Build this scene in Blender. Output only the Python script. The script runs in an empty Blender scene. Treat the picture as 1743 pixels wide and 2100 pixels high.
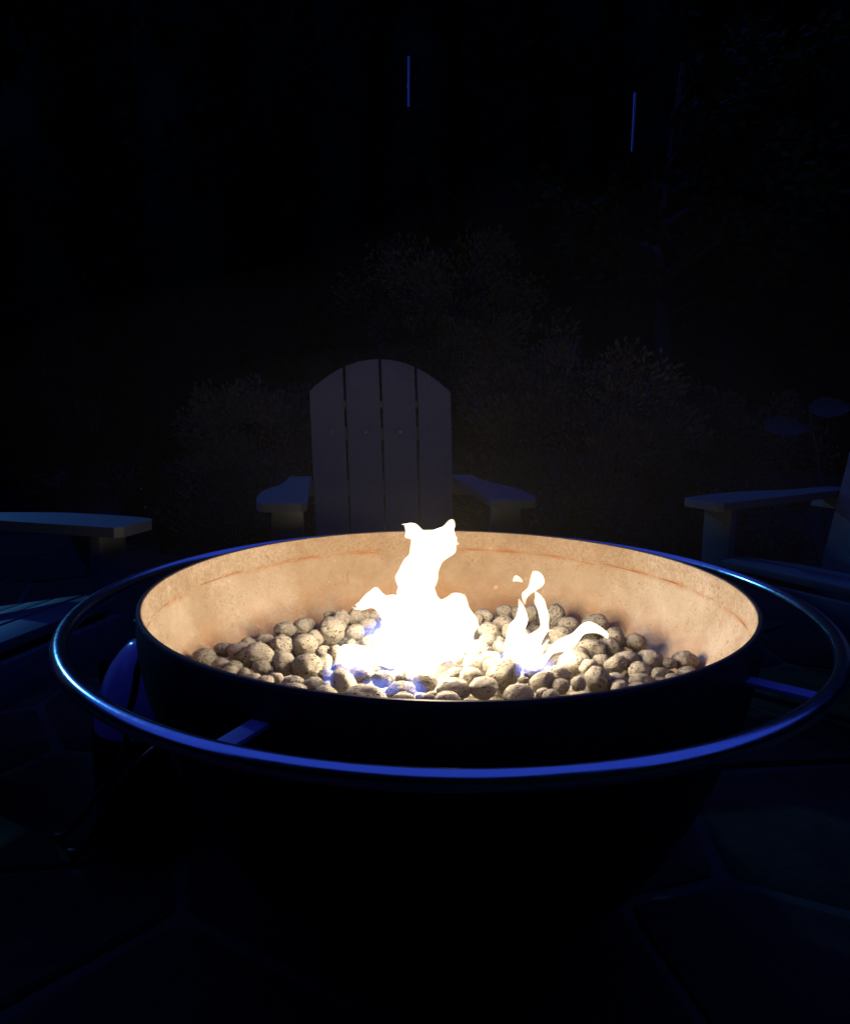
import bpy, bmesh, math, random
from mathutils import Vector, Matrix, Euler, noise
R = math.radians
random.seed(7)
scene = bpy.context.scene
COL = scene.collection

# ------------------------------------------------------------------ camera
cam_d = bpy.data.cameras.new('camera')
cam = bpy.data.objects.new('camera', cam_d)
COL.objects.link(cam)
cam_d.sensor_fit = 'HORIZONTAL'
cam_d.sensor_width = 36.0
cam_d.lens = 36.0 * 1500.0 / 1743.0
cam_d.clip_start = 0.02
cam_d.clip_end = 400
PITCH, YAW, ROLL = 0.1586, -0.0298, 0.0049
cam.matrix_world = (Matrix.Translation((0, -1.14752, 0.57 + 0.30355))
                    @ Matrix.Rotation(-YAW, 4, 'Z')
                    @ Matrix.Rotation(math.pi / 2 - PITCH, 4, 'X')
                    @ Matrix.Rotation(ROLL, 4, 'Z'))
scene.camera = cam

# ------------------------------------------------------------------ night sky, low blue light, exposure
SUN_AZ, SUN_EL = 137.0, 23.0          # direction towards the light, degrees from +x / above horizon
world = bpy.data.worlds.new('World')
scene.world = world
world.use_nodes = True
wn = world.node_tree
bg = wn.nodes['Background']
bg.inputs[0].default_value = (.050, .115, 1.0, 1)      # deep blue last light, the same all over
bg.inputs[1].default_value = 0.39
sd = bpy.data.lights.new('night_light', 'SUN')
sd.energy = 0.55
sd.color = (0.10, 0.45, 1.0)
sd.angle = R(0.9)
sun = bpy.data.objects.new('night_light', sd)
COL.objects.link(sun)
ld = Vector((math.cos(R(SUN_AZ)) * math.cos(R(SUN_EL)), math.sin(R(SUN_AZ)) * math.cos(R(SUN_EL)), math.sin(R(SUN_EL))))
sun.rotation_euler = ld.to_track_quat('Z', 'Y').to_euler()
sun.location = ld * 20
vs = scene.view_settings
vs.view_transform = 'Standard'
vs.look = 'None'
vs.exposure = 0
vs.gamma = 1
vs.use_curve_mapping = False
scene.render.engine = 'CYCLES'
scene.cycles.use_denoising = True
scene.cycles.max_bounces = 6
scene.cycles.sample_clamp_indirect = 3
scene.cycles.volume_bounces = 0
scene.cycles.transparent_max_bounces = 40

# ------------------------------------------------------------------ helpers
def tag(o, label=None, cat=None, group=None, kind=None):
    for k, v in (('label', label), ('category', cat), ('group', group), ('kind', kind)):
        if v: o[k] = v
    return o

def link(name, me, mat=None, parent=None):
    o = bpy.data.objects.new(name, me)
    COL.objects.link(o)
    if mat is not None and me is not None and not me.materials:
        for m in (mat if isinstance(mat, (list, tuple)) else [mat]): me.materials.append(m)
    if parent: o.parent = parent
    return o

def empty(name, loc=(0, 0, 0), rz=0):
    o = bpy.data.objects.new(name, None)
    o.empty_display_size = 0.1
    COL.objects.link(o)
    o.location = loc
    o.rotation_euler = (0, 0, rz)
    return o

def finish(name, bm, mat, parent=None, smooth=True, bevel=0):
    if bevel:
        bmesh.ops.bevel(bm, geom=[e for e in bm.edges if e.is_manifold and e.calc_face_angle(0) > 0.5], offset=bevel, segments=2, affect='EDGES', profile=0.6)
    bmesh.ops.recalc_face_normals(bm, faces=bm.faces)
    me = bpy.data.meshes.new(name)
    bm.to_mesh(me)
    bm.free()
    if smooth:
        me.polygons.foreach_set('use_smooth', [True] * len(me.polygons))
        me.set_sharp_from_angle(angle=R(38))
    return link(name, me, mat, parent)

def box_bm(bm, c, s, rot=None):
    m = Matrix.Translation(c)
    if rot: m = m @ rot
    m = m @ Matrix.Diagonal((s[0], s[1], s[2], 1))
    bmesh.ops.create_cube(bm, size=1, matrix=m)
    return bm

def prism_bm(bm, pts, M, t):
    """pts 2-D outline, extruded +-t/2 along local z, placed by M"""
    a = [bm.verts.new(M @ Vector((x, y, -t / 2))) for x, y in pts]
    b = [bm.verts.new(M @ Vector((x, y, t / 2))) for x, y in pts]
    n = len(pts)
    bm.faces.new(a[::-1]); bm.faces.new(b)
    for i in range(n): bm.faces.new((a[i], a[(i + 1) % n], b[(i + 1) % n], b[i]))
    return bm

def lathe_bm(bm, prof, n=160, mat_of=None):
    rings = []
    for r, z in prof:
        if r < 1e-5: rings.append([bm.verts.new((0, 0, z))])
        else: rings.append([bm.verts.new((r * math.cos(2 * math.pi * i / n), r * math.sin(2 * math.pi * i / n), z)) for i in range(n)])
    for k in range(len(rings) - 1):
        A, B = rings[k], rings[k + 1]
        for i in range(n):
            j = (i + 1) % n
            if len(A) == 1 and len(B) == 1: continue
            if len(A) == 1: f = bm.faces.new((A[0], B[j], B[i]))
            elif len(B) == 1: f = bm.faces.new((A[i], A[j], B[0]))
            else: f = bm.faces.new((A[i], A[j], B[j], B[i]))
            if mat_of: f.material_index = mat_of(k)
    return bm

def catmull(P, sub):
    out = []
    n = len(P)
    for i in range(n - 1):
        p0, p1, p2, p3 = P[max(i - 1, 0)], P[i], P[i + 1], P[min(i + 2, n - 1)]
        for s in range(sub):
            t = s / sub
            out.append(tuple(0.5 * (2 * b + (c - a) * t + (2 * a - 5 * b + 4 * c - d) * t * t + (3 * b - a - 3 * c + d) * t ** 3) for a, b, c, d in zip(p0, p1, p2, p3)))
    out.append(tuple(P[-1]))
    return out

def tube_bm(bm, pts, rad, n=10):
    pts = [Vector(p) for p in pts]
    rings = []
    up = Vector((0, 0, 1))
    prev = None
    for i, p in enumerate(pts):
        d = (pts[min(i + 1, len(pts) - 1)] - pts[max(i - 1, 0)]).normalized()
        if prev is None:
            x = d.orthogonal().normalized()
        else:
            x = (prev - d * prev.dot(d)).normalized()
        prev = x
        y = d.cross(x)
        r = rad(i / (len(pts) - 1)) if callable(rad) else rad
        rings.append([bm.verts.new(p + (x * math.cos(2 * math.pi * k / n) + y * math.sin(2 * math.pi * k / n)) * r) for k in range(n)])
    for a, b in zip(rings, rings[1:]):
        for k in range(n): bm.faces.new((a[k], a[(k + 1) % n], b[(k + 1) % n], b[k]))
    bm.faces.new(rings[0][::-1]); bm.faces.new(rings[-1])
    return bm

# ------------------------------------------------------------------ materials
def mat(name, color=(.5, .5, .5), rough=.6, metal=0, spec=.5):
    m = bpy.data.materials.new(name)
    m.use_nodes = True
    b = m.node_tree.nodes['Principled BSDF']
    b.inputs['Base Color'].default_value = (*color, 1)
    b.inputs['Roughness'].default_value = rough
    b.inputs['Metallic'].default_value = metal
    b.inputs['Specular IOR Level'].default_value = spec
    return m

class N:
    """tiny node helper"""
    def __init__(s, m):
        s.t = m.node_tree; s.n = s.t.nodes; s.l = s.t.links
        s.b = s.n.get('Principled BSDF')
    def new(s, typ, **kw):
        n = s.n.new(typ)
        for k, v in kw.items():
            if k.startswith('i_'): n.inputs[k[2:].replace('_', ' ')].default_value = v
            else: setattr(n, k, v)
        return n
    def noise(s, scale, detail=4, rough=.6, vec=None, dist=0):
        n = s.new('ShaderNodeTexNoise'); n.inputs['Scale'].default_value = scale; n.inputs['Detail'].default_value = detail
        n.inputs['Roughness'].default_value = rough; n.inputs['Distortion'].default_value = dist
        if vec: s.l.new(vec, n.inputs['Vector'])
        return n.outputs['Fac']
    def ramp(s, fac, stops):
        n = s.new('ShaderNodeValToRGB'); e = n.color_ramp.elements
        while len(e) < len(stops): e.new(.5)
        for k, (p, c) in enumerate(stops):
            e[k].position = p; e[k].color = (*c, 1) if len(c) == 3 else c
        s.l.new(fac, n.inputs[0])
        return n.outputs[0]
    def g(s, a, b=None): return s.ramp(a, b)
    def mix(s, fac, a, b, mode='MIX'):
        n = s.new('ShaderNodeMix', data_type='RGBA', blend_type=mode)
        for inp, v in ((n.inputs[0], fac), (n.inputs[6], a), (n.inputs[7], b)):
            if hasattr(v, 'is_linked') or isinstance(v, bpy.types.NodeSocket): s.l.new(v, inp)
            elif isinstance(v, (int, float)): inp.default_value = v
            else: inp.default_value = (*v, 1)
        return n.outputs[2]
    def math(s, op, a, b=0, c=0, clamp=False):
        n = s.new('ShaderNodeMath', operation=op, use_clamp=clamp)
        for inp, v in zip(n.inputs, (a, b, c)):
            if isinstance(v, bpy.types.NodeSocket): s.l.new(v, inp)
            else: inp.default_value = v
        return n.outputs[0]
    def bump(s, h, strength=.3, dist=.01, prev=None):
        n = s.new('ShaderNodeBump'); n.inputs['Strength'].default_value = strength; n.inputs['Distance'].default_value = dist
        s.l.new(h, n.inputs['Height'])
        if prev: s.l.new(prev, n.inputs['Normal'])
        return n.outputs[0]
    def coord(s, which='Object'): return s.new('ShaderNodeTexCoord').outputs[which]
    def set(s, key, v): s.l.new(v, s.b.inputs[key])

# black painted steel (outside of the bowl)
M_black = mat('black_steel', (.012, .010, .009), .5)
h = N(M_black); v = h.coord()
h.set('Base Color', h.ramp(h.noise(24, 5, .65, v), [(.35, (.010, .008, .007)), (.7, (.028, .020, .016))]))
h.set('Roughness', h.ramp(h.noise(60, 4, .6, v), [(.3, (.42,) * 3), (.7, (.62,) * 3)]))
h.set('Normal', h.bump(h.noise(160, 3, .6, v), .12, .002))

# heat-tanned rusty inside of the bowl
M_inside = mat('heat_stained_steel', (.4, .28, .17), .62)
h = N(M_inside); v = h.coord()
sep = h.new('ShaderNodeSeparateXYZ'); h.l.new(v, sep.inputs[0])
base = h.ramp(h.noise(6, 6, .65, v, .4), [(.34, (.345, .262, .178)), (.50, (.43, .348, .255)), (.66, (.505, .43, .335))])
# heat-browned far side, ragged outline
st = h.math('ADD', sep.outputs[1], h.math('MULTIPLY', h.math('SUBTRACT', h.noise(5, 6, .75, v), .5), .55))
st = h.ramp(st, [(.20, (0, 0, 0)), (.46, (1, 1, 1))])
base = h.mix(h.math('MULTIPLY', st, .80), base, h.ramp(h.noise(16, 6, .75, v), [(.35, (.27, .172, .098)), (.65, (.38, .268, .162))]))
# fine speckle of rust
sp = h.ramp(h.noise(230, 4, .7, v), [(.53, (0, 0, 0)), (.66, (1, 1, 1))])
clump = h.ramp(h.noise(13, 5, .7, v), [(.42, (0, 0, 0)), (.62, (1, 1, 1))])
base = h.mix(h.math('MULTIPLY', h.math('MULTIPLY', sp, clump), .85), base, (.22, .11, .045))
# upper band of soot-brown speckle above the seam
zz = h.math('ADD', sep.outputs[2], h.math('MULTIPLY', h.math('SUBTRACT', h.noise(9, 4, .6, v), .5), .022))
band = h.ramp(h.math('SUBTRACT', zz, .5, clamp=True), [(.022, (0, 0, 0)), (.040, (1, 1, 1))])
grain = h.ramp(h.noise(150, 5, .75, v), [(.45, (0, 0, 0)), (.62, (1, 1, 1))])
base = h.mix(h.math('MULTIPLY', h.math('MULTIPLY', band, grain), .62), base, (.24, .145, .075))
# rust that crept along the seam
seamd = h.math('ABSOLUTE', h.math('SUBTRACT', zz, .533))
seam = h.ramp(seamd, [(.0, (1, 1, 1)), (.0055, (0, 0, 0))])
seamn = h.ramp(h.noise(11, 5, .7, v), [(.42, (0, 0, 0)), (.58, (1, 1, 1))])
base = h.mix(h.math('MULTIPLY', h.math('MULTIPLY', seam, seamn), .85), base, (.33, .115, .028))
# orange bloom low down where the stones touch
low = h.ramp(h.math('SUBTRACT', zz, .40, clamp=True), [(.035, (1, 1, 1)), (.085, (0, 0, 0))])
lown = h.ramp(h.noise(17, 6, .75, v), [(.36, (0, 0, 0)), (.56, (1, 1, 1))])
base = h.mix(h.math('MULTIPLY', h.math('MULTIPLY', low, lown), .5), base, (.40, .17, .055))
# pale flecks and scratches
wv = h.new('ShaderNodeMapping'); h.l.new(v, wv.inputs[0]); wv.inputs['Rotation'].default_value = (.5, .3, .9); wv.inputs['Scale'].default_value = (16, 90, 40)
fl = h.ramp(h.noise(1.0, 2, .5, wv.outputs[0]), [(.725, (0, 0, 0)), (.755, (1, 1, 1))])
fl2 = h.ramp(h.noise(95, 2, .5, v), [(.72, (0, 0, 0)), (.76, (1, 1, 1))])
base = h.mix(h.math('MULTIPLY', h.math('MAXIMUM', fl, fl2), .45), base, (.68, .56, .42))
h.set('Base Color', base)
h.set('Normal', h.bump(h.noise(190, 5, .7, v), .25, .003, h.bump(h.noise(14, 4, .6, v), .25, .01)))
h.b.inputs['Specular IOR Level'].default_value = .25

M_rim = mat('worn_rim_steel', (.10, .075, .055), .42, .4)
M_rust = mat('rust_bead', (.30, .13, .045), .8)
h = N(M_rust); h.set('Base Color', h.ramp(h.noise(9, 5, .7, h.coord()), [(.40, (.27, .105, .035)), (.56, (.40, .30, .205))]))

# dark glossy ring
M_ring = mat('dark_ring_metal', (.66, .76, .84), .30, 1, .5)
h = N(M_ring); v = h.coord()
h.set('Roughness', h.ramp(h.noise(90, 4, .65, v), [(.3, (.15,) * 3), (.7, (.25,) * 3)]))
h.set('Normal', h.bump(h.noise(240, 3, .6, v), .04, .001))

# pumice stones
def pumice():
    m = mat('pitted_pumice', (.36, .32, .26), .92, 0, .15)
    h = N(m)
    oi = h.new('ShaderNodeObjectInfo')
    v0 = h.coord()
    add = h.new('ShaderNodeVectorMath', operation='ADD'); h.l.new(v0, add.inputs[0])
    sc = h.new('ShaderNodeVectorMath', operation='SCALE'); h.l.new(oi.outputs['Location'], sc.inputs[0]); sc.inputs['Scale'].default_value = 40
    h.l.new(sc.outputs[0], add.inputs[1]); v = add.outputs[0]
    mp = h.new('ShaderNodeMapping'); h.l.new(v, mp.inputs[0]); mp.inputs['Scale'].default_value = (.62, 1.15, 1.0)
    body = h.ramp(h.noise(2.2, 6, .7, v), [(.28, (.43, .395, .335)), (.55, (.58, .54, .47)), (.78, (.66, .62, .55))])
    tint = h.ramp(oi.outputs['Random'], [(.0, (.86, .84, .80)), (.5, (1, .98, .95)), (1, (1.08, 1.04, .99))])
    body = h.mix(1.0, body, tint, 'MULTIPLY')
    vo = h.new('ShaderNodeTexVoronoi', feature='F1'); vo.inputs['Scale'].default_value = 3.6; vo.inputs['Randomness'].default_value = 1
    dv = h.new('ShaderNodeVectorMath', operation='ADD'); h.l.new(mp.outputs[0], dv.inputs[0])
    nz = h.new('ShaderNodeTexNoise'); nz.inputs['Scale'].default_value = 6; h.l.new(v, nz.inputs['Vector'])
    ds = h.new('ShaderNodeVectorMath', operation='SCALE'); h.l.new(nz.outputs['Color'], ds.inputs[0]); ds.inputs['Scale'].default_value = .28
    h.l.new(ds.outputs[0], dv.inputs[1]); h.l.new(dv.outputs[0], vo.inputs['Vector'])
    pit = h.ramp(vo.outputs['Distance'], [(.20, (1, 1, 1)), (.34, (0, 0, 0))])
    dens = h.ramp(h.noise(1.5, 3, .6, v), [(.39, (0, 0, 0)), (.52, (1, 1, 1))])
    pit = h.math('MULTIPLY', pit, dens)
    vo2 = h.new('ShaderNodeTexVoronoi', feature='F1'); vo2.inputs['Scale'].default_value = 8.0; h.l.new(dv.outputs[0], vo2.inputs['Vector'])
    pit2 = h.ramp(vo2.outputs['Distance'], [(.18, (1, 1, 1)), (.36, (0, 0, 0))])
    dens2 = h.ramp(h.noise(3.2, 3, .6, v), [(.40, (0, 0, 0)), (.54, (1, 1, 1))])
    pit2 = h.math('MULTIPLY', pit2, dens2)
    tot = h.math('MAXIMUM', pit, h.math('MULTIPLY', pit2, .8))
    h.set('Base Color', h.mix(h.math('MULTIPLY', tot, .80), body, (.075, .06, .045)))
    hgt = h.math('SUBTRACT', h.math('MULTIPLY', h.noise(16, 5, .7, v), .35), tot)
    h.set('Normal', h.bump(hgt, .8, .045))
    return m
M_stone = pumice()
M_bed = mat('burner_bed_grit', (.13, .115, .09), .95)
h = N(M_bed); v = h.coord()
h.set('Base Color', h.ramp(h.noise(110, 4, .7, v), [(.3, (.07, .06, .045)), (.7, (.22, .195, .155))]))
h.set('Normal', h.bump(h.noise(90, 4, .7, v), .8, .01))

# chair lumber
def lumber(name, a, b):
    m = mat(name, a, .48, 0, .45)
    h = N(m); v = h.coord()
    mp = h.new('ShaderNodeMapping'); h.l.new(v, mp.inputs[0]); mp.inputs['Scale'].default_value = (60, 60, 3)
    gr = h.noise(1.2, 4, .6, mp.outputs[0])
    h.set('Base Color', h.ramp(gr, [(.3, a), (.7, b)]))
    h.set('Normal', h.bump(h.noise(150, 3, .6, v), .10, .002))
    return m
M_chair = lumber('slate_poly_lumber', (.080, .088, .088), (.098, .107, .106))
M_screw = mat('steel_screw', (.55, .55, .55), .25, 1)

M_flag = mat('flagstone', (.05, .045, .030), .9, 0, .12)
h = N(M_flag); v = h.coord(); oi = h.new('ShaderNodeObjectInfo')
c = h.ramp(h.noise(5, 6, .7, v), [(.3, (.022, .020, .012)), (.55, (.045, .038, .021)), (.75, (.068, .057, .032))])
c = h.mix(1.0, c, h.ramp(oi.outputs['Random'], [(0, (.7, .7, .72)), (1, (1.15, 1.1, 1.0))]), 'MULTIPLY')
h.set('Base Color', c)
h.set('Normal', h.bump(h.noise(38, 5, .7, v), .4, .006, h.bump(h.noise(6, 4, .6, v), .5, .03)))
M_joint = mat('joint_sand', (.042, .036, .021), .95)
M_soil = mat('dark_soil', (.022, .018, .010), .95)
h = N(M_soil); h.set('Base Color', h.ramp(h.noise(7, 6, .7, h.coord()), [(.3, (.007, .006, .003)), (.7, (.020, .016, .007))]))

M_tank = mat('glossy_tank_paint', (.38, .25, .58), .18, 0, .6)
h = N(M_tank); h.set('Normal', h.bump(h.noise(18, 2, .5, h.coord()), .03, .004))
M_brass = mat('valve_brass', (.35, .22, .06), .35, 1)
M_hose = mat('black_rubber_hose', (.05, .045, .05), .5, 0, .4)
M_shade_foot = mat('shade_and_foot_black', (.010, .009, .008), .85, 0, .12)  # near-black for the tank's painted-in shade and its foot ring
M_bracket = mat('bracket_paint', (.27, .20, .40), .5, 0, .5)
M_pole_shade = mat('pole_shade_black', (.006, .006, .006), .95, 0, .05)  # black that puts shade on the poles below their glint
M_pole = mat('bare_metal_pole', (.45, .45, .48), .13, 1)
def leafmat(name, a, b):
    m = mat(name, a, .8, 0, .06)
    h = N(m); oi = h.new('ShaderNodeNewGeometry')
    h.set('Base Color', h.ramp(oi.outputs['Random Per Island'], [(0, a), (1, b)]))
    return m
M_leaf = leafmat('juniper_needles', (.055, .052, .026), (.10, .088, .045))
M_leaf2 = leafmat('dry_grass_shrub', (.078, .069, .040), (.13, .112, .068))
M_leaf3 = leafmat('broad_tree_leaf', (.024, .036, .010), (.042, .055, .014))
M_dark = leafmat('dark_conifer', (.010, .013, .005), (.018, .022, .007))
M_bark = mat('bark', (.05, .035, .02), .9)
h = N(M_bark); v = h.coord(); h.set('Normal', h.bump(h.noise(40, 5, .7, v), .6, .01))
h.set('Base Color', h.ramp(h.noise(25, 4, .7, v), [(.3, (.03, .02, .012)), (.7, (.075, .055, .032))]))

def gasmat(name, col, strength, skin=0):
    m = bpy.data.materials.new(name); m.use_nodes = True
    t = m.node_tree; t.nodes.clear(); h = N(m)
    pv = h.new('ShaderNodeVolumePrincipled')
    pv.inputs['Density'].default_value = 0.0
    pv.inputs['Emission Strength'].default_value = strength
    pv.inputs['Emission Color'].default_value = (*col, 1)
    o = h.new('ShaderNodeOutputMaterial'); h.l.new(pv.outputs[0], o.inputs['Volume'])
    if skin:                                                          # the burning skin of the flame: adds a little light of its own
        e = h.new('ShaderNodeEmission'); e.inputs[0].default_value = (*col, 1); e.inputs[1].default_value = skin
        tr = h.new('ShaderNodeBsdfTransparent'); ad = h.new('ShaderNodeAddShader')
        h.l.new(e.outputs[0], ad.inputs[0]); h.l.new(tr.outputs[0], ad.inputs[1]); h.l.new(ad.outputs[0], o.inputs['Surface'])
    return m
M_flame = gasmat('flame_body', (1.0, .86, .64), 80.0, .14)
M_ribbon = gasmat('thin_flame', (1.0, .88, .68), 200.0, .14)
M_low = gasmat('low_flame', (1.0, .88, .72), 60.0)
M_gas = gasmat('blue_gas_flame', (.05, .19, 1.0), 15.0, .02)
M_halo = gasmat('flame_glow', (1.0, .74, .40), 3.6)
M_bloom = gasmat('flame_bloom_veil', (1.0, .86, .70), 1.6)  # faint flame glow, also standing in for bloom

# ------------------------------------------------------------------ ground
bm = bmesh.new()
bmesh.ops.create_grid(bm, x_segments=60, y_segments=60, size=90)
for vtx in bm.verts:
    d = vtx.co.length
    vtx.co.z = -.05 + (noise.noise(vtx.co * .15) * .25 if d > 8 else 0)
tag(finish('ground', bm, M_soil), kind='structure')
bm = bmesh.new()
box_bm(bm, (0, .6, -.030), (7.2, 5.4, .04))
patio = tag(finish('patio', bm, M_joint, smooth=False), kind='structure')

def clip(poly, p, n):
    out = []
    for i in range(len(poly)):
        a, b = poly[i], poly[(i + 1) % len(poly)]
        da, db = (a - p).dot(n), (b - p).dot(n)
        if da <= 0: out.append(a)
        if da * db < 0: out.append(a + (b - a) * (da / (da - db)))
    return out
rs = random.Random(21)
seeds = []
for i in range(13):
    for j in range(10):
        seeds.append(Vector((-3.5 + .56 * i + (.28 if j % 2 else 0) + rs.uniform(-.2, .2), -1.9 + .54 * j + rs.uniform(-.2, .2))))
for s in seeds:
    poly = [Vector((-3.55, -2.05)), Vector((3.55, -2.05)), Vector((3.55, 3.25)), Vector((-3.55, 3.25))]
    for q in seeds:
        if q is s or (q - s).length > 2.2: continue
        d = (q - s); L = d.length
        poly = clip(poly, (s + q) / 2 - d / L * .008, d / L)
        if len(poly) < 3: break
    if len(poly) < 3: continue
    # roughen the outline a little
    pts = []
    for i in range(len(poly)):
        a, b = poly[i], poly[(i + 1) % len(poly)]
        if (b - a).length < .03: continue
        for t in (0.06, .36, .66, .94):
            p = a.lerp(b, t)
            n = noise.noise(Vector((p.x * 7, p.y * 7, 3))) * .012
            pts.append(p + (s - p).normalized() * (abs(n) + .003))
    if len(pts) < 6: continue
    bm = bmesh.new()
    zt = rs.uniform(-.004, .004)
    tx, ty = rs.uniform(-.006, .006), rs.uniform(-.006, .006)
    lo = [bm.verts.new((p.x - s.x, p.y - s.y, -.03)) for p in pts]
    mi = [bm.verts.new((p.x - s.x, p.y - s.y, -.007 + zt)) for p in pts]
    hi = [bm.verts.new(((p.x - s.x) * .965, (p.y - s.y) * .965, zt + (p.x - s.x) * tx + (p.y - s.y) * ty)) for p in pts]
    n = len(pts)
    for i in range(n):
        j = (i + 1) % n
        bm.faces.new((lo[i], lo[j], mi[j], mi[i])); bm.faces.new((mi[i], mi[j], hi[j], hi[i]))
    bm.faces.new(hi)
    o = finish('flagstone', bm, M_flag, patio)
    o.location = (s.x, s.y, 0)

# ------------------------------------------------------------------ trees and shrubs behind the seats
def spray_mesh(name, centres, n_leaf, size, mat_, parent, rs, droop=.0, wide=.22):
    vs_, fs = [], []
    for c, rad, axis in centres:
        for _ in range(n_leaf):
            d = Vector((rs.gauss(0, 1), rs.gauss(0, 1), rs.gauss(0, 1))).normalized()
            p = c + d * rad * (rs.random() ** .5)
            ax = (axis * 1.2 + d * .9 + Vector((rs.uniform(-.5, .5), rs.uniform(-.5, .5), rs.uniform(-.5, .5) - droop))).normalized()
            side = ax.cross(Vector((rs.gauss(0, 1), rs.gauss(0, 1), rs.gauss(0, 1)))).normalized()
            ln = size * rs.uniform(.6, 1.4); w = ln * wide
            b = len(vs_)
            vs_ += [p, p + ax * ln * .5 + side * w, p + ax * ln, p + ax * ln * .5 - side * w]
            fs.append((b, b + 1, b + 2, b + 3))
    me = bpy.data.meshes.new(name)
    me.from_pydata([tuple(v) for v in vs_], [], fs)
    return link(name, me, mat_, parent)

def shrub(label, loc, w, hgt, seed, lm, n_clump=110, n_leaf=60, size=.055, lean=0, group=None):
    rs = random.Random(seed)
    root = empty('shrub', loc)
    tag(root, label, 'shrub', group)
    cs = []
    bm = bmesh.new()
    for k in range(9):
        a = rs.uniform(0, 6.28); rr = rs.uniform(.25, .95)
        tip = Vector((math.cos(a) * w * .42 * rr + lean * .3, math.sin(a) * w * .42 * rr, hgt * rs.uniform(.55, .9)))
        mid = tip * .5 + Vector((rs.uniform(-.05, .05), rs.uniform(-.05, .05), .05))
        tube_bm(bm, [(0, 0, -.08), tuple(mid * .5), tuple(mid), tuple(tip)], lambda t: .022 * (1 - .8 * t), 6)
    finish('stem', bm, M_bark, root)
    for k in range(n_clump):
        a = rs.uniform(0, 6.28); t = rs.uniform(.04, 1)
        prof = math.sin(math.pi * min(1, .18 + .80 * (1 - t))) ** .6 if t > .2 else .8 + t
        rr = (rs.random() ** .45) * w * .5 * prof * (1 + .35 * noise.noise(Vector((a * 1.3, t * 4, seed))))
        c = Vector((math.cos(a) * rr + lean * t, math.sin(a) * rr, hgt * t * (1 + .15 * noise.noise(Vector((a, t * 3, seed + 9))))))
        ax = Vector((math.cos(a) * .6, math.sin(a) * .6, .8)).normalized()
        cs.append((c, w * rs.uniform(.05, .12), ax))
    spray_mesh('foliage', cs, n_leaf, size, lm, root, rs)
    return root
G = 'shrubs behind the seats'
shrub('tall feathery juniper rising behind the right side of the slatted chair', (.05, 3.05, -.05), 1.15, 1.68, 3, M_leaf, 200, 154, .027, -.05, G)
shrub('broad rounded shrub lit faintly brown to the right of the middle chair back', (.62, 2.62, -.05), 1.25, 1.10, 5, M_leaf2, 190, 154, .027, 0, G)
shrub('low dark shrub between the middle chair and the right-hand chair', (1.42, 2.95, -.05), 1.1, .90, 8, M_leaf, 150, 132, .027, 0, G)
shrub('low ragged shrub to the left of the middle chair back', (-.92, 2.62, -.05), .95, .90, 12, M_leaf2, 150, 154, .027, 0, G)
shrub('small dark shrub at the far left, behind the gap between two chairs', (-1.55, 3.2, -.05), .8, .62, 14, M_dark, 90, 132, .027, 0, G)
shrub('dark ragged shrub at the far left edge, added to shade the ground', (-3.1, 5.1, -.05), 1.9, 1.7, 29, M_dark, 220, 110, .04, 0, G)  # added to keep the blue light off the ground
shrub('wide shrub added to shade the ground, mostly outside the view', (-4.3, 3.9, -.05), 2.1, 1.9, 23, M_dark, 260, 70, .07, 0, G)  # added off to the side so its shadow covers the ground
shrub('squat shrub directly behind the middle chair, seen between its slats', (-.30, 2.95, -.05), .9, .85, 17, M_leaf, 120, 132, .027, 0, G)

# the dark wood behind the garden, with unseen sides added to block the sky
rs = random.Random(77)
root = tag(empty('treeline_sky_screen', (0, 0, 0)), kind='stuff')
bm = bmesh.new()
spots_t = []
def wood(a0, a1, dist, hgt, step):
    an = a0
    while an < a1:
        d = dist + rs.uniform(-.4, .4) + (.7 if len(spots_t) % 2 else 0)
        spots_t.append((d * math.cos(R(an)), d * math.sin(R(an)), hgt * rs.uniform(.95, 1.08)))
        an += math.degrees(step / dist)
wood(54, 112, 10.0, 7.4, .56)            # north, behind the shrubs
wood(112, 121, 10.2, 7.6, .56)
wood(121, 123.2, 10.2, 6.0, .56)
wood(123.4, 125.6, 10.2, 6.9, .56)
wood(125.9, 146, 10.3, 3.9, .6)            # unseen low row added north-west to shade the ground, light passes over
wood(-40, 30, 8.5, 5.0, .75)              # east, unseen, added to block low sky
wood(30, 54, 8.5, 7.0, .75)  # north-east, unseen, added to block the sky
wood(146, 215, 8.5, 4.4, .75)             # west, unseen, added low so more sky stays open
wood(215, 320, 6.0, 9.5, .75)             # south, unseen, added tall to darken the sky behind the camera
cs = []
for tx_, ty_, th in spots_t:
    rad = [.62, .70, .66, .60, .52, .22]
    rings = []
    for q, rr in enumerate(rad):
        z = th * q / 5 - .3
        rings.append([bm.verts.new((tx_ + rr * math.cos(t * .5236) * rs.uniform(.85, 1.1), ty_ + rr * math.sin(t * .5236) * rs.uniform(.85, 1.1), z)) for t in range(12)])
    for A, B in zip(rings, rings[1:]):
        for t in range(12): bm.faces.new((A[t], A[(t + 1) % 12], B[(t + 1) % 12], B[t]))
    for q in range(46):
        t = rs.uniform(0, 1.04); an = math.atan2(-ty_, -tx_) + rs.uniform(-1.6, 1.6); rr = .72 * (1 - .8 * t ** 2.2)
        cs.append((Vector((tx_ + rr * math.cos(an), ty_ + rr * math.sin(an), th * t)), .30, Vector((math.cos(an), math.sin(an), -.3))))
finish('core', bm, M_dark, root)
spray_mesh('foliage', cs, 26, .22, M_dark, root, rs, .2, .26)
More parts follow.
